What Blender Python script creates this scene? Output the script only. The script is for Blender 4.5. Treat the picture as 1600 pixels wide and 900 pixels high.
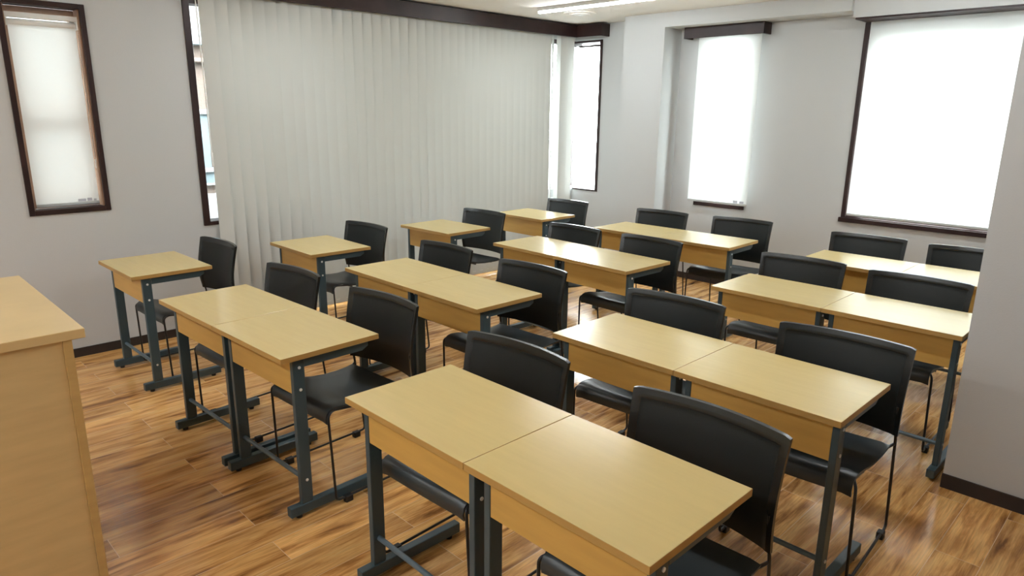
import bpy, bmesh, math, random
from mathutils import Vector, Matrix

random.seed(7)
for o in list(bpy.data.objects):
    bpy.data.objects.remove(o)
scn = bpy.context.scene
COL = scn.collection

# ------------------------------------------------------------------ camera
YAW, PITCH, ROLL = -0.787524, -0.251873, 0.0102714
cam_d = bpy.data.cameras.new('camera')
cam = bpy.data.objects.new('camera', cam_d)
COL.objects.link(cam)
f = Vector((math.sin(YAW)*math.cos(PITCH), math.cos(YAW)*math.cos(PITCH), math.sin(PITCH)))
r = f.cross(Vector((0, 0, 1))).normalized()
u = r.cross(f)
c_, s_ = math.cos(ROLL), math.sin(ROLL)
R_, U_ = c_*r + s_*u, -s_*r + c_*u
M = Matrix((R_, U_, -f)).transposed().to_4x4()
M.translation = Vector((1.49276, -1.33156, 1.61565))
cam.matrix_world = M
cam_d.sensor_width = 36
cam_d.lens = 36*1075.70/1600
cam_d.clip_start = 0.05
cam_d.clip_end = 200
scn.camera = cam

# ------------------------------------------------------------------ world, light, exposure
SKY = 24.0            # overcast daylight outside
LED = 70.0           # radiance of the ceiling tubes
w = bpy.data.worlds.new('overcast_sky')
scn.world = w
w.use_nodes = True
bg = w.node_tree.nodes['Background']
bg.inputs[0].default_value = (0.93, 0.97, 1.0, 1)
bg.inputs[1].default_value = SKY
scn.view_settings.view_transform = 'Standard'
scn.view_settings.look = 'None'
scn.view_settings.gamma = 1
scn.view_settings.use_curve_mapping = False
scn.view_settings.exposure = 0.34
scn.cycles.max_bounces = 10
scn.cycles.diffuse_bounces = 6
scn.cycles.transparent_max_bounces = 12
scn.cycles.sample_clamp_indirect = 6.0
scn.cycles.use_denoising = True

# room numbers (metres; floor z=0)
XL, XR = -3.60, 3.20          # left wall, right wall (inner faces)
YF, YB = -4.60, 4.67          # front wall, back wall (inner faces)
ZC = 2.50
T = 0.12                      # wall thickness


def portal(name, loc, rot, sx, sy):
    d = bpy.data.lights.new(name, 'AREA')
    d.shape = 'RECTANGLE'
    d.size, d.size_y = sx, sy
    d.cycles.is_portal = True
    o = bpy.data.objects.new(name, d)
    o.location = loc
    o.rotation_euler = rot
    COL.objects.link(o)


H = math.pi/2
portal('daylight_portal_small_window', (XL-.30, -.24, 1.59), (0, -H, 0), 1.27, .46)
portal('daylight_portal_long_window', (XL-.30, 2.62, 1.2), (0, -H, 0), 2.4, 4.1)
portal('daylight_portal_corner', (-3.42, YB+.30, 1.55), (-H, 0, 0), .5, 1.6)
portal('daylight_portal_narrow', (-1.765, YB+.30, 1.54), (-H, 0, 0), .53, 1.6)
portal('daylight_portal_wide', (.27, YB+.30, 1.54), (-H, 0, 0), 1.8, 1.6)


# ------------------------------------------------------------------ materials
def mat(name, col, rough=.5, spec=.5, metal=0.0, noise=None, bump=None):
    m = bpy.data.materials.new(name)
    m.use_nodes = True
    nt = m.node_tree
    b = nt.nodes['Principled BSDF']
    b.inputs['Base Color'].default_value = (*col, 1)
    b.inputs['Roughness'].default_value = rough
    b.inputs['Specular IOR Level'].default_value = spec
    b.inputs['Metallic'].default_value = metal
    tc = nt.nodes.new('ShaderNodeTexCoord')
    if noise:
        sc, amt, stretch = noise
        mp = nt.nodes.new('ShaderNodeMapping')
        mp.inputs['Scale'].default_value = stretch
        n = nt.nodes.new('ShaderNodeTexNoise')
        n.inputs['Scale'].default_value = sc
        n.inputs['Detail'].default_value = 4
        rp = nt.nodes.new('ShaderNodeValToRGB')
        e = rp.color_ramp.elements
        e[0].position, e[1].position = .3, .7
        e[0].color = (*[x*(1-amt) for x in col], 1)
        e[1].color = (*[min(1, x*(1+amt)) for x in col], 1)
        nt.links.new(tc.outputs['Object'], mp.inputs['Vector'])
        nt.links.new(mp.outputs['Vector'], n.inputs['Vector'])
        nt.links.new(n.outputs['Fac'], rp.inputs['Fac'])
        nt.links.new(rp.outputs['Color'], b.inputs['Base Color'])
    if bump:
        sc, st, dist = bump
        n2 = nt.nodes.new('ShaderNodeTexNoise')
        n2.inputs['Scale'].default_value = sc
        n2.inputs['Detail'].default_value = 3
        bp = nt.nodes.new('ShaderNodeBump')
        bp.inputs['Strength'].default_value = st
        bp.inputs['Distance'].default_value = dist
        nt.links.new(tc.outputs['Object'], n2.inputs['Vector'])
        nt.links.new(n2.outputs['Fac'], bp.inputs['Height'])
        nt.links.new(bp.outputs['Normal'], b.inputs['Normal'])
    return m


def emit(name, col, strength):
    m = bpy.data.materials.new(name)
    m.use_nodes = True
    nt = m.node_tree
    nt.nodes.remove(nt.nodes['Principled BSDF'])
    e = nt.nodes.new('ShaderNodeEmission')
    e.inputs[0].default_value = (*col, 1)
    e.inputs[1].default_value = strength
    nt.links.new(e.outputs[0], nt.nodes['Material Output'].inputs[0])
    return m


def fabric(name, col, translucent, clear):
    """woven blind cloth: part of the light scatters back, part goes through"""
    m = bpy.data.materials.new(name)
    m.use_nodes = True
    nt = m.node_tree
    nt.nodes.remove(nt.nodes['Principled BSDF'])
    d = nt.nodes.new('ShaderNodeBsdfDiffuse')
    t = nt.nodes.new('ShaderNodeBsdfTranslucent')
    d.inputs[0].default_value = (*col, 1)
    t.inputs[0].default_value = (*col, 1)
    tc = nt.nodes.new('ShaderNodeTexCoord')
    n = nt.nodes.new('ShaderNodeTexNoise')
    n.inputs['Scale'].default_value = 350
    bp = nt.nodes.new('ShaderNodeBump')
    bp.inputs['Strength'].default_value = .08
    nt.links.new(tc.outputs['Object'], n.inputs['Vector'])
    nt.links.new(n.outputs['Fac'], bp.inputs['Height'])
    nt.links.new(bp.outputs['Normal'], d.inputs['Normal'])
    mx = nt.nodes.new('ShaderNodeMixShader')
    mx.inputs[0].default_value = translucent
    nt.links.new(d.outputs[0], mx.inputs[1])
    nt.links.new(t.outputs[0], mx.inputs[2])
    out = mx
    if clear > 0:
        tr = nt.nodes.new('ShaderNodeBsdfTransparent')
        m2 = nt.nodes.new('ShaderNodeMixShader')
        m2.inputs[0].default_value = clear
        nt.links.new(mx.outputs[0], m2.inputs[1])
        nt.links.new(tr.outputs[0], m2.inputs[2])
        out = m2
    nt.links.new(out.outputs[0], nt.nodes['Material Output'].inputs[0])
    return m


def glass_mat():
    m = bpy.data.materials.new('window_glass')
    m.use_nodes = True
    nt = m.node_tree
    nt.nodes.remove(nt.nodes['Principled BSDF'])
    tr = nt.nodes.new('ShaderNodeBsdfTransparent')
    tr.inputs[0].default_value = (.93, .96, .95, 1)
    gl = nt.nodes.new('ShaderNodeBsdfGlossy')
    gl.inputs['Roughness'].default_value = .02
    lw = nt.nodes.new('ShaderNodeLayerWeight')
    pw = nt.nodes.new('ShaderNodeMath')
    pw.operation = 'POWER'
    pw.inputs[1].default_value = 5
    nt.links.new(lw.outputs['Facing'], pw.inputs[0])
    fr = nt.nodes.new('ShaderNodeMath')
    fr.operation = 'MULTIPLY_ADD'
    fr.inputs[1].default_value = .9
    fr.inputs[2].default_value = .04
    nt.links.new(pw.outputs[0], fr.inputs[0])
    mx = nt.nodes.new('ShaderNodeMixShader')
    nt.links.new(fr.outputs[0], mx.inputs[0])
    nt.links.new(tr.outputs[0], mx.inputs[1])
    nt.links.new(gl.outputs[0], mx.inputs[2])
    nt.links.new(mx.outputs[0], nt.nodes['Material Output'].inputs[0])
    return m


def floor_mat():
    m = bpy.data.materials.new('wood_plank_vinyl')
    m.use_nodes = True
    nt = m.node_tree
    L = nt.links.new
    b = nt.nodes['Principled BSDF']
    tc = nt.nodes.new('ShaderNodeTexCoord')
    # planks run along y: turn the brick pattern by 90 degrees
    sx = nt.nodes.new('ShaderNodeSeparateXYZ')
    L(tc.outputs['Object'], sx.inputs[0])

    def madd(sock, mul, add):
        n = nt.nodes.new('ShaderNodeMath')
        n.operation = 'MULTIPLY_ADD'
        n.inputs[1].default_value = mul
        n.inputs[2].default_value = add
        L(sock, n.inputs[0])
        return n.outputs[0]
    yy = madd(sx.outputs['Y'], 1, .34+.9*20)
    xx = madd(sx.outputs['X'], 1, .945+.15*40)
    cb = nt.nodes.new('ShaderNodeCombineXYZ')
    L(yy, cb.inputs[0])
    L(xx, cb.inputs[1])
    br = nt.nodes.new('ShaderNodeTexBrick')
    br.offset = .5
    br.offset_frequency = 2
    br.inputs['Scale'].default_value = 1
    br.inputs['Brick Width'].default_value = .9
    br.inputs['Row Height'].default_value = .15
    br.inputs['Mortar Size'].default_value = .0011
    br.inputs['Mortar Smooth'].default_value = .3
    br.inputs['Color1'].default_value = (0, 0, 0, 1)
    br.inputs['Color2'].default_value = (1, 1, 1, 1)
    br.inputs['Mortar'].default_value = (.5, .5, .5, 1)
    L(cb.outputs[0], br.inputs['Vector'])
    # long grain streaks, shifted per plank
    ad = nt.nodes.new('ShaderNodeVectorMath')
    ad.operation = 'MULTIPLY_ADD'
    ad.inputs[1].default_value = (7.3, 3.1, 9.7)
    L(br.outputs['Color'], ad.inputs[0])
    st = nt.nodes.new('ShaderNodeVectorMath')
    st.operation = 'MULTIPLY'
    st.inputs[1].default_value = (1.15, 9.0, 1)
    L(cb.outputs[0], st.inputs[0])
    L(st.outputs[0], ad.inputs[2])
    n1 = nt.nodes.new('ShaderNodeTexNoise')
    n1.inputs['Scale'].default_value = 2.2
    n1.inputs['Detail'].default_value = 5
    n1.inputs['Roughness'].default_value = .60
    n1.inputs['Distortion'].default_value = .5
    L(ad.outputs[0], n1.inputs['Vector'])
    rp = nt.nodes.new('ShaderNodeValToRGB')
    e = rp.color_ramp.elements
    e[0].position, e[0].color = .30, (.19, .078, .024, 1)
    e[1].position, e[1].color = .70, (.84, .52, .21, 1)
    k = rp.color_ramp.elements.new(.43)
    k.color = (.52, .25, .078, 1)
    k = rp.color_ramp.elements.new(.54)
    k.color = (.74, .41, .145, 1)
    L(n1.outputs['Fac'], rp.inputs['Fac'])
    # fine fibre
    s2 = nt.nodes.new('ShaderNodeVectorMath')
    s2.operation = 'MULTIPLY'
    s2.inputs[1].default_value = (4.0, 90.0, 1)
    L(cb.outputs[0], s2.inputs[0])
    n2 = nt.nodes.new('ShaderNodeTexNoise')
    n2.inputs['Scale'].default_value = 2.0
    n2.inputs['Detail'].default_value = 3
    L(s2.outputs[0], n2.inputs['Vector'])
    mr = nt.nodes.new('ShaderNodeMapRange')
    mr.inputs['From Min'].default_value = .3
    mr.inputs['From Max'].default_value = .7
    mr.inputs['To Min'].default_value = .78
    mr.inputs['To Max'].default_value = 1.12
    L(n2.outputs['Fac'], mr.inputs['Value'])
    pl = nt.nodes.new('ShaderNodeMapRange')
    pl.inputs['To Min'].default_value = .84
    pl.inputs['To Max'].default_value = 1.14
    L(br.outputs['Color'], pl.inputs['Value'])
    mm = nt.nodes.new('ShaderNodeMath')
    mm.operation = 'MULTIPLY'
    L(mr.outputs[0], mm.inputs[0])
    L(pl.outputs[0], mm.inputs[1])
    sc = nt.nodes.new('ShaderNodeVectorMath')
    sc.operation = 'SCALE'
    L(rp.outputs['Color'], sc.inputs[0])
    L(mm.outputs[0], sc.inputs['Scale'])
    mx = nt.nodes.new('ShaderNodeMix')
    mx.data_type = 'RGBA'
    L(br.outputs['Fac'], mx.inputs[0])
    L(sc.outputs[0], mx.inputs[6])
    mx.inputs[7].default_value = (.78, .58, .38, 1)
    L(mx.outputs[2], b.inputs['Base Color'])
    b.inputs['Roughness'].default_value = .17
    b.inputs['Specular IOR Level'].default_value = .5
    bp = nt.nodes.new('ShaderNodeBump')
    bp.inputs['Strength'].default_value = .12
    bp.inputs['Distance'].default_value = .002
    L(n2.outputs['Fac'], bp.inputs['Height'])
    L(bp.outputs['Normal'], b.inputs['Normal'])
    return m


WALL = mat('white_wallpaper', (.525, .535, .535), .85, .2, bump=(160, .25, .002))
CEIL = mat('ceiling_paper', (.80, .775, .73), .9, .2, bump=(120, .2, .002))
FLOOR = floor_mat()
DARK = mat('dark_brown_wood', (.026, .012, .011), .42, .3, noise=(6, .35, (1, 1, 1)))
BASE = mat('dark_baseboard', (.030, .022, .020), .5, .4)
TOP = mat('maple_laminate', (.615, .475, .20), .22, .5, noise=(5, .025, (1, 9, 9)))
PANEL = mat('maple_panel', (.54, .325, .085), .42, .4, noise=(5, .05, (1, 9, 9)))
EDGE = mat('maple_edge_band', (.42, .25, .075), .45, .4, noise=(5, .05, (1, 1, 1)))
STEEL = mat('slate_blue_steel', (.042, .071, .086), .38, .5)
BAR = mat('grey_blue_bar', (.085, .125, .155), .30, .5)
CAP = mat('black_plastic_cap', (.012, .012, .013), .5, .4)
SCREW = mat('zinc_screw', (.80, .80, .78), .3, .6, metal=.25)
SEAT = mat('black_plastic_shell', (.022, .029, .032), .36, .6, bump=(240, .12, .001))
BACK = mat('black_back_shell', (.010, .0125, .0125), .42, .3, bump=(300, .25, .001))
RIM = mat('black_back_rim', (.012, .014, .0145), .26, .55)
ROD = mat('black_rod', (.010, .010, .011), .3, .5)
LECT = mat('pale_maple', (.58, .425, .205), .33, .5, noise=(5, .06, (1, 1, 7)))
LECT2 = mat('pale_maple_edge', (.50, .33, .125), .4, .4, noise=(5, .08, (1, 1, 7)))
BLIND = fabric('roller_cloth', (.90, .91, .90), .62, .02)
SLAT = fabric('slat_cloth', (.60, .61, .58), .05, 0)
WHITE = mat('white_plastic', (.78, .79, .78), .4, .4)
GREYP = mat('grey_bottom_bar', (.50, .52, .52), .4, .4)
TAGM = mat('pale_label', (.55, .56, .62), .6, .2)
TUBE = emit('lit_tube', (.945, 1.0, 1.025), LED)
TAN = mat('tan_window_wood', (.36, .23, .16), .45, .4, noise=(8, .2, (1, 1, 1)))
GLASS = glass_mat()


# ------------------------------------------------------------------ mesh helpers
def nbm():
    return bmesh.new()


def box(bm, x0, x1, y0, y1, z0, z1, bev=0.0, seg=1):
    vs = [bm.verts.new((x, y, z)) for x in (x0, x1) for y in (y0, y1) for z in (z0, z1)]
    F = [(0, 1, 3, 2), (4, 6, 7, 5), (0, 4, 5, 1), (2, 3, 7, 6), (0, 2, 6, 4), (1, 5, 7, 3)]
    fs = [bm.faces.new([vs[i] for i in q]) for q in F]
    if bev:
        es = list({e for fc in fs for e in fc.edges})
        bmesh.ops.bevel(bm, geom=es, offset=bev, segments=seg, affect='EDGES', profile=.5)
    return bm


def cyl(bm, p, axis, rad, length, n=16, bev=0.0):
    """cylinder centred on p, along axis"""
    ax = Vector(axis).normalized()
    q = Vector((0, 0, 1)).rotation_difference(ax).to_matrix().to_4x4()
    mtx = Matrix.Translation(Vector(p)) @ q
    g = bmesh.ops.create_cone(bm, cap_ends=True, segments=n, radius1=rad, radius2=rad, depth=length, matrix=mtx)
    if bev:
        es = [e for e in {e for v in g['verts'] for e in v.link_edges} if any(len(fc.verts) > 4 for fc in e.link_faces)]
        bmesh.ops.bevel(bm, geom=es, offset=bev, segments=2, affect='EDGES', profile=.5)


def rounded(pts, rad, n=5):
    pts = [Vector(p) for p in pts]
    out = [pts[0]]
    for i in range(1, len(pts)-1):
        a, b, c = pts[i-1], pts[i], pts[i+1]
        d0, d1 = (a-b), (c-b)
        k = min(rad, d0.length*.48, d1.length*.48)
        p0, p1 = b+d0.normalized()*k, b+d1.normalized()*k
        for j in range(n+1):
            t = j/n
            out.append(p0*(1-t)**2 + b*2*t*(1-t) + p1*t*t)
    out.append(pts[-1])
    return out


def tube(bm, pts, rad, n=10):
    pts = [Vector(p) for p in pts]
    t0 = (pts[1]-pts[0]).normalized()
    nrm = t0.orthogonal().normalized()
    rings = []
    for i, p in enumerate(pts):
        if i == 0:
            t = t0
        elif i == len(pts)-1:
            t = (pts[-1]-pts[-2]).normalized()
        else:
            t = ((pts[i+1]-p).normalized()+(p-pts[i-1]).normalized()).normalized()
        nrm = (nrm - t*nrm.dot(t)).normalized()
        bn = t.cross(nrm)
        rings.append([bm.verts.new(p + rad*(math.cos(2*math.pi*k/n)*nrm + math.sin(2*math.pi*k/n)*bn)) for k in range(n)])
    for a, b in zip(rings, rings[1:]):
        for k in range(n):
            bm.faces.new((a[k], a[(k+1) % n], b[(k+1) % n], b[k]))
    bm.faces.new(rings[0][::-1])
    bm.faces.new(rings[-1])


def obj(name, bm, material, parent=None, smooth=False, angle=40):
    bmesh.ops.recalc_face_normals(bm, faces=bm.faces)
    me = bpy.data.meshes.new(name)
    bm.to_mesh(me)
    bm.free()
    me.materials.append(material)
    if smooth:
        for p in me.polygons:
            p.use_smooth = True
        me.set_sharp_from_angle(angle=math.radians(angle))
    o = bpy.data.objects.new(name, me)
    COL.objects.link(o)
    if parent:
        o.parent = parent
    return o


def bobj(name, material, parent, *a, bev=0.0, seg=1):
    return obj(name, box(nbm(), *a, bev=bev, seg=seg), material, parent)


def thing(name, label, cat, loc=(0, 0, 0), rz=0.0, group=None):
    o = bpy.data.objects.new(name, None)
    o.empty_display_size = .1
    COL.objects.link(o)
    o.location = loc
    o.rotation_euler = (0, 0, rz)
    o['label'] = label
    o['category'] = cat
    if group:
        o['group'] = group
    return o


def struct(o):
    o['kind'] = 'structure'
    return o


KIDS = {}


def kids(o):
    return [c for c in bpy.data.objects if c.parent == o]


def dup(o, parent=None):
    c = o.copy()
    COL.objects.link(c)
    if parent:
        c.parent = parent
    ch = KIDS.setdefault(o.name, kids(o)) if o.name not in KIDS else KIDS[o.name]
    for k in ch:
        dup(k, c)
    return c


# ------------------------------------------------------------------ the room
struct(bobj('floor', FLOOR, None, XL-T, XR+T, YF-T, YB+T, -.12, 0))
struct(bobj('ceiling', CEIL, None, XL-T, XR+T, YF-T, YB+T, ZC, ZC+.12))


def wall(name, axis, a0, a1, b0, b1, holes):
    """wall slab; axis 'x': runs along y from a0..a1, thickness b0..b1 in x; axis 'y' the other way"""
    us = sorted({a0, a1, *[h[0] for h in holes], *[h[1] for h in holes]})
    zs = sorted({0, ZC, *[h[2] for h in holes], *[h[3] for h in holes]})
    nu, nz = len(us)-1, len(zs)-1
    solid = {(i, k): not any(h[0] <= (us[i]+us[i+1])/2 <= h[1] and h[2] <= (zs[k]+zs[k+1])/2 <= h[3] for h in holes)
             for i in range(nu) for k in range(nz)}
    bm = nbm()
    V = {}

    def v(i, k, s):
        key = (i, k, s)
        if key not in V:
            b = (b0, b1)[s]
            V[key] = bm.verts.new((b, us[i], zs[k]) if axis == 'x' else (us[i], b, zs[k]))
        return V[key]
    for (i, k), on in solid.items():
        if not on:
            continue
        for s in (0, 1):
            bm.faces.new((v(i, k, s), v(i+1, k, s), v(i+1, k+1, s), v(i, k+1, s)))
        for di, dk, c in ((-1, 0, ((i, k), (i, k+1))), (1, 0, ((i+1, k), (i+1, k+1))),
                          (0, -1, ((i, k), (i+1, k))), (0, 1, ((i, k+1), (i+1, k+1)))):
            if not solid.get((i+di, k+dk), False):
                (p, q), (p2, q2) = c
                bm.faces.new((v(p, q, 0), v(p2, q2, 0), v(p2, q2, 1), v(p, q, 1)))
    return struct(obj(name, bm, WALL))


W1 = (-.468, -.015, .955, 2.222)
PW = (.575, YB+.005, .785, 2.345)
CW = (XL-.005, -3.228, .767, 2.345)
W2 = (-2.026, -1.504, .748, 2.32)
W3 = (-.636, 1.18, .757, 2.315)
wall('wall_left', 'x', YF-T, YB+T, XL-T, XL, [W1, (PW[0], YB+T+1, PW[2], PW[3]), (1.30, 3.66, .03, PW[2]+.1)])  # last opening is the added floor-height section
wall('wall_back', 'y', XL, XR+T, YB, YB+T, [(XL-1, CW[1], CW[2], CW[3]), W2, W3])
wall('wall_right', 'x', YF-T, YB, XR, XR+T, [])
wall('wall_front', 'y', XL, XR, YF-T, YF, [])

# pier on the back wall, ceiling beam over the narrow window, pelmet box over the wide one, pillar at right
YP = 4.38
struct(bobj('wall_pier', WALL, None, -2.745, -2.29, YP, YB, 0, ZC))
struct(bobj('trim_1', WALL, None, -2.29, -.65, YP, YB, 2.372, ZC))
struct(bobj('trim_2', WALL, None, -.65, XR, YP+.045, YB, 2.325, ZC))
struct(bobj('trim_3', DARK, None, -.63, XR, YP+.045, YB, 2.311, 2.325))
struct(bobj('wall_pillar', WALL, None, .888, 1.62, 2.004, 2.75, 0, ZC))
bm = nbm()
box(bm, .886, 1.622, 1.996, 2.004, 0, .066)
box(bm, 1.62, 1.628, 1.996, 2.752, 0, .066)
struct(obj('baseboard_pillar', bm, BASE))
bm = nbm()
box(bm, XL, XL+.008, YF, 1.30, 0, .06)
box(bm, XL, XL+.008, 3.66, YB, 0, .06)
struct(obj('baseboard_left', bm, BASE))
bm = nbm()
box(bm, XL+.008, -2.745, YB-.008, YB, 0, .06)
box(bm, -2.745, -2.29, YP-.008, YP, 0, .06)
box(bm, -2.29, -2.282, YP-.008, YB, 0, .06)
box(bm, -2.282, XR, YB-.008, YB, 0, .06)
struct(obj('baseboard_back', bm, BASE))

# ------------------------------------------------------------------ windows


def frame_ring(bm, plane, a0, a1, z0, z1, d0, d1, wd, bev=.002, wb=None):
    """four bars of a frame; plane 'x': lies in y-z at depth x d0..d1; plane 'y': in x-z at depth y d0..d1"""
    wb = wb or wd
    for (p0, p1, q0, q1) in ((a0, a0+wd, z0, z1), (a1-wd, a1, z0, z1), (a0+wd, a1-wd, z0, z0+wb), (a0+wd, a1-wd, z1-wd, z1)):
        if plane == 'x':
            box(bm, d0, d1, p0, p1, q0, q1, bev)
        else:
            box(bm, p0, p1, d0, d1, q0, q1, bev)
    return bm


def wempty(name):
    o = bpy.data.objects.new(name, None)
    COL.objects.link(o)
    return struct(o)


# window 1: small double-hung window in the left wall
w1 = wempty('window_1')
obj('window_frame', frame_ring(nbm(), 'x', W1[0], W1[1], W1[2], W1[3], XL-.10, XL+.012, .030), DARK, w1)
fr = frame_ring(nbm(), 'x', W1[0]+.03, W1[1]-.03, W1[2]+.03, W1[3]-.03, XL-.155, XL-.10, .035)
box(fr, XL-.150, XL-.105, W1[0]+.06, W1[1]-.06, 1.525, 1.575, .002)
obj('sash', fr, TAN, w1)
bobj('liner', TAN, w1, XL-.10, XL-.012, W1[0]+.030, W1[0]+.038, W1[2]+.03, W1[3]-.03)
bobj('liner', TAN, w1, XL-.10, XL-.012, W1[1]-.038, W1[1]-.030, W1[2]+.03, W1[3]-.03)
bobj('glass', GLASS, w1, XL-.130, XL-.126, W1[0]+.06, W1[1]-.06, W1[2]+.06, W1[3]-.06)

# window 2: long window behind the vertical blind, meeting window 3 in the corner
w2 = wempty('window_2')
fr = nbm()
box(fr, XL-.13, XL+.012, PW[0], PW[0]+.045, PW[2], PW[3], .002)
box(fr, XL-.13, XL+.012, PW[0]+.045, 1.30, PW[2], PW[2]+.028, .002)
box(fr, XL-.13, XL-.02, 3.66, YB+T, CW[2]-.02, CW[2]+.015, .002)
box(fr, XL-.13, XL+.0, PW[0]+.045, YB+T, PW[3]-.045, PW[3], .002)
obj('window_frame', fr, DARK, w2)
fr = nbm()  # unseen floor-height section, added for the bright strip on the floor below the blind
for ym, zl in ((1.325, .03), (2.48, .03), (3.635, .03)):
    box(fr, XL-.12, XL-.06, ym-.025, ym+.025, zl, PW[3]-.045, .002)
box(fr, XL-.12, XL-.06, 1.35, 3.61, .03, .07, .002)
obj('added_door_frame', fr, DARK, w2)
bobj('glass', GLASS, w2, XL-.092, XL-.088, 1.35, 3.61, .07, PW[2]+.0)
bobj('glass', GLASS, w2, XL-.092, XL-.088, PW[0]+.045, YB+.12, PW[2]+.028, PW[3]-.045)
w3 = wempty('window_3')
fr = nbm()
box(fr, CW[1]-.030, CW[1], YB-.012, YB+.13, CW[2], CW[3], .002)
box(fr, XL+.02, CW[1]-.030, YB-.010, YB+.13, CW[2], CW[2]+.016, .002)
box(fr, XL+.02, CW[1]-.030, YB-.0, YB+.13, CW[3]-.020, CW[3], .002)
obj('window_frame', fr, DARK, w3)
bobj('head_rail', DARK, w3, XL+.02, CW[1]-.030, YB+.03, YB+.06, CW[3]-.062, CW[3]-.045, bev=.002)
bobj('glass', GLASS, w3, XL-.08, CW[1]-.030, YB+.088, YB+.092, CW[2]+.016, CW[3]-.020)
bobj('corner_post', DARK, w3, XL-.15, XL-.11, YB+.11, YB+.15, CW[2], CW[3], bev=.002)

# window 4: narrow window in the back wall
w4 = wempty('window_4')
obj('window_frame', frame_ring(nbm(), 'y', W2[0], W2[1], W2[2], W2[3], YB-.018, YB+.10, .028, wb=.034), DARK, w4)
obj('sash', frame_ring(nbm(), 'y', W2[0]+.028, W2[1]-.028, W2[2]+.028, W2[3]-.028, YB+.02, YB+.06, .030), DARK, w4)
bobj('glass', GLASS, w4, W2[0]+.06, W2[1]-.06, YB+.038, YB+.042, W2[2]+.06, W2[3]-.06)

# window 5: wide window in the back wall
w5 = wempty('window_5')
fr = frame_ring(nbm(), 'y', W3[0], W3[1], W3[2], W3[3]-.005, YB-.012, YB+.10, .034)
obj('window_frame', fr, DARK, w5)
fr = frame_ring(nbm(), 'y', W3[0]+.034, W3[1]-.034, W3[2]+.034, W3[3]-.04, YB+.050, YB+.095, .085, wb=.03)
box(fr, .260, .320, YB+.05, YB+.095, W3[2]+.09, W3[3]-.10, .002)
obj('sash', fr, DARK, w5)
bobj('glass', GLASS, w5, W3[0]+.08, W3[1]-.08, YB+.072, YB+.076, W3[2]+.08, W3[3]-.08)
bobj('window_sill', DARK, w5, W3[0]-.012, W3[1]+.012, YB-.03, YB+.02, W3[2]-.010, W3[2]+.026, bev=.002)

# ------------------------------------------------------------------ neighbouring house seen through the gap by the blind
house = thing('neighbouring_house', 'beige neighbouring house glimpsed outside, through the gap beside the vertical blinds', 'house', (-6.0, 2.0, -.6))
struct(bobj('ground', mat('grey_asphalt', (.22, .22, .215), .9, .2, noise=(3, .15, (1, 1, 1))), None, -40, 40, -40, 40, -.75, -.6))
HB = mat('beige_render', (.135, .105, .09), .9, .1, bump=(40, .3, .01))
HW = mat('white_boards', (.21, .21, .21), .7, .2)
HG = mat('house_window_glass', (.13, .165, .18), .15, .5)
bobj('wall', HB, house, -3.0, 0, -7.0, 3.6, 0, 8.4)
bobj('roof', HW, house, -3.2, .28, -7.2, 3.8, 8.4, 8.6, bev=.01)
bobj('upper_cladding', HW, house, 0, .05, -7.0, 3.6, 2.82, 8.4)
bobj('ledge', HB, house, 0, .10, -7.0, 3.6, 2.66, 2.70, bev=.005)
bobj('gutter', HG, house, .05, .12, -7.0, 3.6, 2.825, 2.86, bev=.005)
bobj('lower_cladding', HW, house, 0, .05, -7.0, 3.6, 0, 1.33)
for y0 in (-5.2, -3.1, -1.0, 1.1):
    fr = obj('window', frame_ring(nbm(), 'x', y0, y0+1.15, 1.42, 2.20, 0, .05, .05, wb=.02), HW, house)
    bobj('rail', HW, fr, 0, .05, y0+.05, y0+1.10, 1.56, 1.60)
    bobj('pane', HG, fr, .005, .02, y0+.05, y0+1.10, 1.44, 2.15)

# ------------------------------------------------------------------ pelmets
pel = bm = nbm()
px, py = XL+.125, YB-.135
box(bm, px-.018, px, .42, py, 2.367, ZC-.012, .0015)             # long front board
box(bm, px-.018, -3.145, py, py+.018, 2.367, ZC-.012, .0015)      # return board along the back wall
box(bm, -3.163, -3.145, py+.018, YB, 2.367, ZC-.012, .0015)
box(bm, XL, px-.018, .42, .438, 2.367, ZC-.012, .0015)
box(bm, XL, px-.018, .438, YB, ZC-.028, ZC-.012)
box(bm, px-.018, -3.163, py+.018, YB, ZC-.028, ZC-.012)
o = obj('blind_pelmet', bm, DARK)
o['label'] = 'long dark brown L-shaped pelmet board over the vertical blinds, under the ceiling'
o['category'] = 'pelmet'
o['group'] = 'dark blind pelmets'
bm = nbm()
box(bm, -2.178, -1.405, 4.53, 4.546, 2.275, 2.371, .0015)
box(bm, -2.178, -2.162, 4.546, YB, 2.275, 2.371, .0015)
box(bm, -1.421, -1.405, 4.546, YB, 2.275, 2.371, .0015)
box(bm, -2.162, -1.421, 4.546, YB, 2.357, 2.371)
o = obj('blind_pelmet', bm, DARK)
o['label'] = 'short dark brown box pelmet over the narrow window in the back wall'
o['category'] = 'pelmet'
o['group'] = 'dark blind pelmets'

# ------------------------------------------------------------------ vertical blind along the left wall
vb = thing('vertical_blind', 'closed grey-white vertical louver blind covering the long window on the left', 'blind', (XL+.058, .42, 0))
bobj('head_rail', WHITE, vb, -.018, .018, .03, 4.22, 2.44, 2.472, bev=.002)


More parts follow.
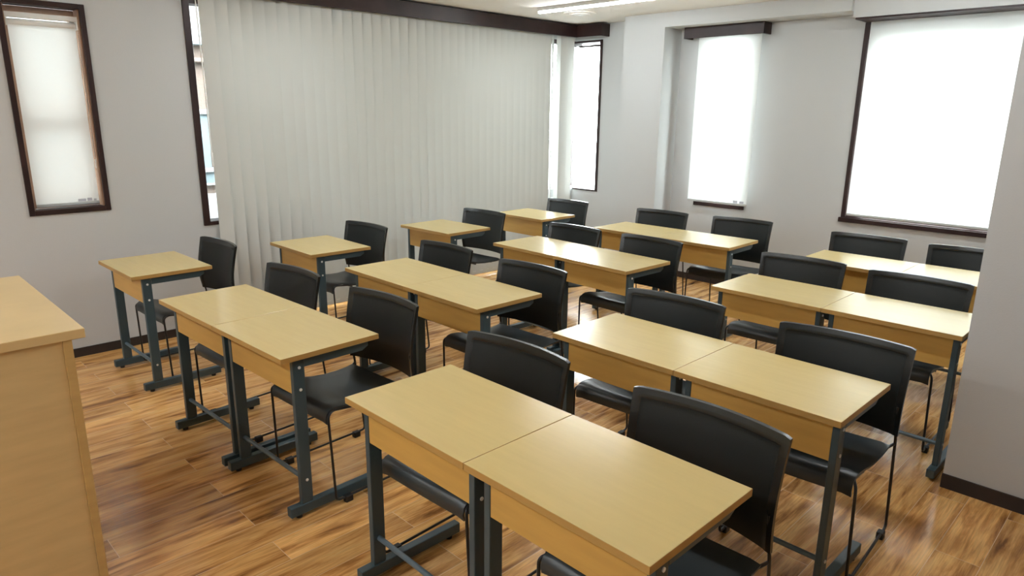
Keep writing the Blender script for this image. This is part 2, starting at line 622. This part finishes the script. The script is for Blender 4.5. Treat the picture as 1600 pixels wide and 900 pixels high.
def slat_bm():
    bm = nbm()
    n = 8
    rows = []
    for z in (.028, .09, .095, 2.44):
        ring = []
        for side in (0, 1):
            for i in range(n+1):
                t = i/n if side == 0 else 1-i/n
                xx = (t-.5)*.100
                cup = .002*(1-(2*t-1)**2)
                th = .0006 if z > .091 else .0016
                ring.append(bm.verts.new((cup + (th if side else -th), xx, z)))
        rows.append(ring)
    m = len(rows[0])
    for a, b in zip(rows, rows[1:]):
        for k in range(m):
            bm.faces.new((a[k], a[(k+1) % m], b[(k+1) % m], b[k]))
    bm.faces.new(rows[0][::-1])
    bm.faces.new(rows[-1])
    return bm


s0 = obj('slat', slat_bm(), SLAT, vb, smooth=True, angle=60)
NS = 43
for i in range(NS):
    s = s0 if i == 0 else s0.copy()
    if i:
        COL.objects.link(s)
        s.parent = vb
    y = .295 + .0905*i
    s.location = (random.uniform(-.003, .003), y, 0)
    a = 21 + random.uniform(-1.5, 1.5)
    if i == 39:
        a = -30
    if i == 40:
        a = -16
    s.rotation_euler = (0, 0, math.radians(-a))
bm = nbm()
tube(bm, [(.052, .205, 2.40), (.056, .215, 1.30)], .0045, 8)
cyl(bm, (.056, .215, 1.26), (0, 0, 1), .0075, .10, 12, .002)
obj('wand', bm, WHITE, vb, smooth=True)
bm = nbm()
tube(bm, [(.004, .25, .052), (.004, 4.1, .052)], .0016, 6)
obj('spacer_chain', bm, WHITE, vb)

# ------------------------------------------------------------------ roller blinds


def roller(name, label, loc, rz, width, ztop, zbot, tube_on, tags, chain):
    """local: cloth in the x-z plane at y=0, room side is -y"""
    t = thing('roller_blind', label, 'blind', loc, rz, 'white roller blinds')
    bm = nbm()
    n = 12
    va = [[bm.verts.new((-width/2+width*i/n, s, z)) for i in range(n+1)] for s, z in ((0, zbot), (0, ztop), (.0008, ztop), (.0008, zbot))]
    for a in range(4):
        for i in range(n):
            bm.faces.new((va[a][i], va[a][i+1], va[(a+1) % 4][i+1], va[(a+1) % 4][i]))
    for i in (0, n):
        bm.faces.new([va[a][i] for a in range(4)])
    cloth = obj('cloth', bm, BLIND, t)
    bm = nbm()
    box(bm, -width/2, width/2, -.006, .006, zbot-.016, zbot+.004, .004, 2)
    obj('bottom_bar', bm, GREYP, t, smooth=True)
    for (xa, xb, za) in tags:
        bobj('label_tag', TAGM, cloth, xa, xb, -.0010, -.0002, zbot+.006, zbot+za)
    if tube_on:
        bm = nbm()
        cyl(bm, (0, .012, ztop+.012), (1, 0, 0), .020, width, 24)
        obj('roll', bm, BLIND if False else WHITE, t, smooth=True)
        bobj('head_rail', WHITE, t, -width/2-.012, width/2+.012, -.022, .030, ztop+.037, ztop+.066, bev=.002)
        for s in (-1, 1):
            bobj('bracket', WHITE, t, s*(width/2+.008)-.004, s*(width/2+.008)+.004, -.020, .034, ztop-.012, ztop+.050, bev=.002)
    if chain:
        bm = nbm()
        xs = width/2+.006
        for dx in (0, .010):
            for k in range(int((ztop-chain)/.012)):
                bmesh.ops.create_icosphere(bm, subdivisions=1, radius=.0028, matrix=Matrix.Translation((xs+dx, -.012, ztop-.012*k)))
            tube(bm, [(xs+dx, -.012, ztop), (xs+dx, -.012, chain+.0)], .0011, 6)
        tube(bm, rounded([(xs, -.012, chain), (xs+.005, -.012, chain-.012), (xs+.010, -.012, chain)], .006), .0011, 6)
        ch = obj('pull_chain', bm, GREYP, t)
        bm = nbm()
        box(bm, xs-.004, xs+.014, -.018, -.006, chain-.075, chain-.015, .003, 2)
        obj('chain_weight', bm, WHITE, ch)
    return t


roller('roller_blind', 'white roller blind in the small dark-framed window on the left wall', (XL-.055, -.238, 0), H, .352, 2.085, 1.012, True,
       [(.055, .100, .022), (.108, .135, .026), (.145, .160, .018)], 1.30)
roller('roller_blind', 'white roller blind hanging below the short pelmet over the narrow window', (-1.746, YB-.085, 0), 0, .608, 2.33, .808, False,
       [(.170, .215, .030), (.235, .275, .026)], None)
roller('roller_blind', 'wide bright white roller blind on the window at right, beside the pillar', (.283, YB-.050, 0), 0, 1.727, 2.309, .822, False, [], None)

# ------------------------------------------------------------------ ceiling fittings
light0 = None
for (x, y, lab) in ((-2.36, 3.42, 'lit white LED tube light on the ceiling near the back corner'),
                    (.30, 3.42, 'added unseen LED tube light on the ceiling in front of the wide window'),  # this and all following tubes are out of view, added to light the room
                    (-2.36, 1.00, 'added unseen LED tube light above the desks beside the vertical blinds'),
                    (.30, 1.00, 'added unseen LED tube light above the second row of right-hand desks'),
                    (-2.36, -2.20, 'added unseen LED tube light above the front of the room, left of three'),
                    (-1.03, -2.20, 'added unseen LED tube light above the front of the room, middle of three'),
                    (.30, -2.20, 'added unseen LED tube light above the front of the room, right of three'),
                    (-2.36, -4.00, 'added unseen LED tube light by the front wall, left of three'),
                    (-1.03, -4.00, 'added unseen LED tube light by the front wall, middle of three'),
                    (.30, -4.00, 'added unseen LED tube light by the front wall, right of three')):
    if light0 is None:
        light0 = thing('ceiling_light', lab, 'light', (x, y, ZC), 0, 'LED tube lights')
        bm = nbm()
        box(bm, -.615, .615, -.026, .026, -.032, 0, .003)
        for s in (-1, 1):
            box(bm, s*.609-.006, s*.609+.006, -.024, .024, -.050, -.032, .002)
        obj('housing', bm, WHITE, light0)
        bm = nbm()
        n = 12
        ra = [(-.022, -.032)]+[(-.022*math.cos(math.pi*k/n), -.034-.015*math.sin(math.pi*k/n)) for k in range(n+1)]+[(.022, -.032)]
        e0 = [bm.verts.new((-.603, y_, z_)) for y_, z_ in ra]
        e1 = [bm.verts.new((.603, y_, z_)) for y_, z_ in ra]
        for k in range(len(ra)):
            j = (k+1) % len(ra)
            bm.faces.new((e0[k], e0[j], e1[j], e1[k]))
        bm.faces.new(e0)
        bm.faces.new(e1[::-1])
        obj('diffuser', bm, TUBE, light0, smooth=True)
        L_ = light0
    else:
        L_ = dup(light0)
        L_.location = (x, y, ZC)
        L_['label'] = lab
vent = thing('ceiling_vent', 'round beige ceiling vent beside the LED tube light', 'vent', (-2.90, 3.89, ZC))
bm = nbm()
cyl(bm, (0, 0, -.006), (0, 0, 1), .150, .012, 40, .004)
cyl(bm, (0, 0, -.018), (0, 0, 1), .095, .012, 40, .004)
obj('body', bm, CEIL, vent, smooth=True)
bobj('louver', WHITE, vent, -.012, .012, -.08, .04, -.0275, -.024, bev=.001)
bobj('louver', WHITE, vent, .040, .060, -.05, .02, -.0275, -.024, bev=.001)

# ------------------------------------------------------------------ lectern
lt = thing('lectern', 'pale wooden lectern with overhanging top, cut off at the left edge', 'lectern', (-1.36, -1.075, 0))
hx, hy, zt = .478, .2395, .95
bobj('top', LECT, lt, -hx, hx, -hy, hy, zt-.030, zt, bev=.0015)
bobj('end_panel', LECT2, lt, -hx+.018, hx-.005, hy-.062, hy-.037, 0, zt-.030, bev=.001)
bobj('side_panel', LECT, lt, hx-.033, hx-.012, -hy+.04, hy-.062, 0, zt-.030, bev=.001)
bobj('side_panel', LECT, lt, -hx+.018, -hx+.040, -hy+.04, hy-.062, 0, zt-.030, bev=.001)
bobj('shelf', LECT, lt, -hx+.040, hx-.033, -hy+.06, hy-.062, .45, .472, bev=.001)

# ------------------------------------------------------------------ desks
WD, DD, HT = .600, .448, .700


def make_desk():
    t = thing('student_desk', '', 'desk', group='wood-topped student desks')
    bm = nbm()
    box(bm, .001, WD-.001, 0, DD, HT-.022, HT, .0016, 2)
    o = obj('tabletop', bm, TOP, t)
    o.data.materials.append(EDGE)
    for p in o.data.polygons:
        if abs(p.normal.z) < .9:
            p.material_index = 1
    i, pw = .020, .024
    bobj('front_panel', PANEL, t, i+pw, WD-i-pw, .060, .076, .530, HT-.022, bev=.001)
    for s in (0, 1):
        xa = i if s == 0 else WD-i-pw
        xo = i if s == 0 else WD-i
        sg = -1 if s == 0 else 1
        leg = bobj('leg', STEEL, t, xa, xa+pw, .057, .107, .055, HT-.022, bev=.003, seg=2)
        for z in (.641, .549, .157):
            bm = nbm()
            cyl(bm, (xo+sg*.0015, .084, z), (1, 0, 0), .0062, .004, 12, .001)
            obj('screw', bm, SCREW, leg, smooth=True)
        foot = bobj('foot', STEEL, t, xa-.005, xa+pw+.005, .003, DD-.002, .015, .056, bev=.003, seg=2)
        for y in (.045, DD-.045):
            bm = nbm()
            cyl(bm, (xa+pw/2, y, .0085), (0, 0, 1), .013, .017, 14, .002)
            obj('glide', bm, CAP, foot, smooth=True)
        bm = nbm()
        y0, y1 = .107, .405
        vs = [bm.verts.new((x, y, z)) for x in (xa, xa+pw) for (y, z) in ((y0, .639), (y1-.03, .639), (y1, .655), (y1, HT-.022), (y0, HT-.022))]
        bm.faces.new(vs[:5][::-1])
        bm.faces.new(vs[5:])
        for k in range(5):
            bm.faces.new((vs[k], vs[(k+1) % 5], vs[5+(k+1) % 5], vs[5+k]))
        obj('top_rail', bm, STEEL, t)
    bm = nbm()
    cyl(bm, (WD/2, .082, .157), (1, 0, 0), .0095, WD-2*i-2*pw, 14)
    obj('footrest_bar', bm, BAR, t, smooth=True)
    return t


ROWS = ('front row', 'second row', 'third row', 'back row')
A = [(-3.224, -.221, .013), (-3.111, .832, -.019), (-3.132, 1.972, .022), (-3.145, 3.045, -.002)]
B = [(-2.045, -.263, .030), (-2.049, .786, -.016), (-2.045, 1.995, -.036), (-1.994, 3.072, .014)]
C = [(-.380, -.238, -.008), (-.368, .766, -.005), (-.331, 2.017, -.005), (-.314, 3.089, .010)]
spots = []
for k in range(4):
    spots.append((*A[k], f'single light wood desk beside the vertical blinds, {ROWS[k]}'))
    for arr, nm in ((B, 'middle'), (C, 'right-hand')):
        x, y, a = arr[k]
        spots.append((x, y, a, f'light wood desk, left half of the {nm} pair, {ROWS[k]}'))
        spots.append((x+WD*math.cos(a), y+WD*math.sin(a), a, f'light wood desk, right half of the {nm} pair, {ROWS[k]}'))
desk0 = make_desk()
for n, (x, y, a, lab) in enumerate(spots):
    d = desk0 if n == 0 else dup(desk0)
    d.location = (x, y, 0)
    d.rotation_euler = (0, 0, a)
    d['label'] = lab

# ------------------------------------------------------------------ chairs


def lerp_tab(tab, t):
    for (a, va), (b, vb_) in zip(tab, tab[1:]):
        if t <= b:
            k = (t-a)/(b-a)
            k = k*k*(3-2*k)
            return va+(vb_-va)*k
    return tab[-1][1]


def smooth_tab(tab, t):
    """Catmull-Rom through the table"""
    xs = [a for a, _ in tab]
    ys = [b for _, b in tab]
    t = max(xs[0], min(xs[-1], t))
    i = max(j for j in range(len(xs)-1) if xs[j] <= t)
    h = xs[i+1]-xs[i]
    k = (t-xs[i])/h
    m0 = (ys[i+1]-ys[max(i-1, 0)])/(xs[i+1]-xs[max(i-1, 0)])*h
    m1 = (ys[min(i+2, len(xs)-1)]-ys[i])/(xs[min(i+2, len(xs)-1)]-xs[i])*h
    return ((2*k**3-3*k*k+1)*ys[i]+(k**3-2*k*k+k)*m0+(-2*k**3+3*k*k)*ys[i+1]+(k**3-k*k)*m1)


ZB0, ZB1 = .440, .785


def back_y(z):
    return smooth_tab([(.44, -.022), (.52, -.034), (.60, -.034), (.69, -.020), (.785, .0)], z)


def make_chair():
    t = thing('classroom_chair', '', 'chair', group='black sled-base chairs')
    # seat: dished shell with a waterfall front edge
    prof = [(-.462, .372), (-.468, .395), (-.462, .418), (-.446, .432), (-.42, .437), (-.38, .434), (-.33, .424), (-.27, .411),
            (-.20, .402), (-.13, .399), (-.07, .402), (-.035, .407)]
    bm = nbm()
    nx = 14
    top, bot = [], []
    for i, (y, z) in enumerate(prof):
        a = Vector(prof[max(i-1, 0)])
        b = Vector(prof[min(i+1, len(prof)-1)])
        tg = (b-a).normalized()
        nn = Vector((-tg.y, tg.x))
        wx = .213 if i < 6 else .213+.009*(i-6)/5
        rt, rb = [], []
        for k in range(nx+1):
            s = 2*k/nx-1
            dish = -.010*(1-s*s)*(1 if 4 <= i <= 10 else .3)
            e = max(0, abs(s)-.85)/.15
            zz = z+dish-.006*e*e
            rt.append(bm.verts.new((s*wx, y, zz)))
            rb.append(bm.verts.new((s*wx, y-nn.x*.007, zz-nn.y*.007)))
        top.append(rt)
        bot.append(rb)
    for i in range(len(prof)-1):
        for k in range(nx):
            bm.faces.new((top[i][k], top[i][k+1], top[i+1][k+1], top[i+1][k]))
            bm.faces.new((bot[i][k], bot[i+1][k], bot[i+1][k+1], bot[i][k+1]))
        for k in (0, nx):
            bm.faces.new((top[i][k], top[i+1][k], bot[i+1][k], bot[i][k]))
    for i in (0, len(prof)-1):
        for k in range(nx):
            bm.faces.new((top[i][k], top[i][k+1], bot[i][k+1], bot[i][k]))
    obj('seat', bm, SEAT, t, smooth=True, angle=50)
    # backrest: curved shell, thick rim, panel set in from the rim
    bm = nbm()
    nx, nz = 28, 22
    us = sorted({*[2*k/nx-1 for k in range(nx+1)], -.895, -.875, .895, .875})
    vs = sorted({*[k/nz for k in range(nz+1)], .905, .925})
    fr, bk = [], []
    for v in vs:
        z = ZB0+(ZB1-ZB0)*v
        rf, rb = [], []
        for s in us:
            wx = .250-.010*(1-v)
            x = s*wx
            zz = z
            cr = max(0, abs(s)-.94)/.06            # slightly rounded corners
            if v > .5:
                zz -= .004*cr*cr*(v-.5)*2
            yb = back_y(z)+.042*(1-s*s)
            ins = min(1, max(0, (.90-abs(s))/.02+.5))*min(1, max(0, (.915-v)/.02+.5))
            th = .0075
            rf.append(bm.verts.new((x, yb-th+.003*ins, zz)))
            rb.append(bm.verts.new((x, yb+th, zz)))
        fr.append(rf)
        bk.append(rb)
    m, n = len(vs), len(us)
    for i in range(m-1):
        for k in range(n-1):
            bm.faces.new((fr[i][k], fr[i][k+1], fr[i+1][k+1], fr[i+1][k]))
            bm.faces.new((bk[i][k], bk[i+1][k], bk[i+1][k+1], bk[i][k+1]))
        for k in (0, n-1):
            bm.faces.new((fr[i][k], fr[i+1][k], bk[i+1][k], bk[i][k]))
    for i in (0, m-1):
        for k in range(n-1):
            bm.faces.new((fr[i][k], fr[i][k+1], bk[i][k+1], bk[i][k]))
    o = obj('backrest', bm, RIM, t, smooth=True, angle=40)
    o.data.materials.append(BACK)
    for p in o.data.polygons:
        c = p.center
        if abs(c.x) < .222 and c.z < ZB0+(ZB1-ZB0)*.91 and p.normal.y < -.5:
            p.material_index = 1
    for s in (-1, 1):
        bm = nbm()
        pts = [(s*.229, back_y(.56), .56), (s*.229, back_y(.47)+.002, .47), (s*.232, -.012, .43), (s*.238, .036, .024),
               (s*.234, -.452, .024), (s*.224, -.462, .408), (s*.206, -.43, .418), (s*.205, -.20, .390), (s*.206, -.060, .386), (s*.231, -.010, .402)]
        tube(bm, rounded(pts, .022), .0055, 10)
        fm = obj('side_frame', bm, ROD, t, smooth=True)
        for y in (-.395, -.020):
            bm = nbm()
            box(bm, s*.235-.013, s*.235+.013, y-.018, y+.018, 0, .030, .004, 2)
            obj('foot_glide', bm, CAP, fm)
    bm = nbm()
    tube(bm, [(-.205, -.30, .392), (.205, -.30, .392)], .0055, 8)
    tube(bm, [(-.205, -.12, .384), (.205, -.12, .384)], .0055, 8)
    obj('cross_bar', bm, ROD, t, smooth=True)
    return t


R_ = math.radians
ch = [('A', 0, '', -2.942, .405, 2.1), ('A', 1, '', -2.908, 1.501, 3.4), ('A', 2, '', -2.851, 2.648, 2.1), ('A', 3, '', -2.850, 3.743, 1.1),
      ('B', 0, 'left', -1.885, .371, 4.2), ('B', 0, 'right', -1.100, .408, 3.0), ('B', 1, 'left', -1.864, 1.414, .6), ('B', 1, 'right', -1.086, 1.392, 1.8),
      ('B', 2, 'left', -1.803, 2.606, -.4), ('B', 2, 'right', -1.126, 2.615, -1.8), ('B', 3, 'left', -1.834, 3.823, 4.0), ('B', 3, 'right', -1.132, 3.916, 4.5),
      ('C', 0, 'left', -.190, .368, 2.0), ('C', 0, 'right', .587, .371, .3), ('C', 1, 'left', -.167, 1.393, 4.0), ('C', 1, 'right', .596, 1.394, 3.2),
      ('C', 2, 'left', -.137, 2.737, 1.9), ('C', 2, 'right', .499, 2.705, 1.0), ('C', 3, 'left', -.146, 3.863, 3.5), ('C', 3, 'right', .494, 3.850, 3.4)]
chair0 = make_chair()
for n, (cg, k, side, x, y, a) in enumerate(ch):
    o = chair0 if n == 0 else dup(chair0)
    o.location = (x, y, 0)
    o.rotation_euler = (0, 0, R_(a))
    if cg == 'A':
        o['label'] = f'black chair behind the single desk beside the vertical blinds, {ROWS[k]}'
    else:
        o['label'] = f"black chair behind the {side} desk of the {'middle' if cg == 'B' else 'right-hand'} pair, {ROWS[k]}"
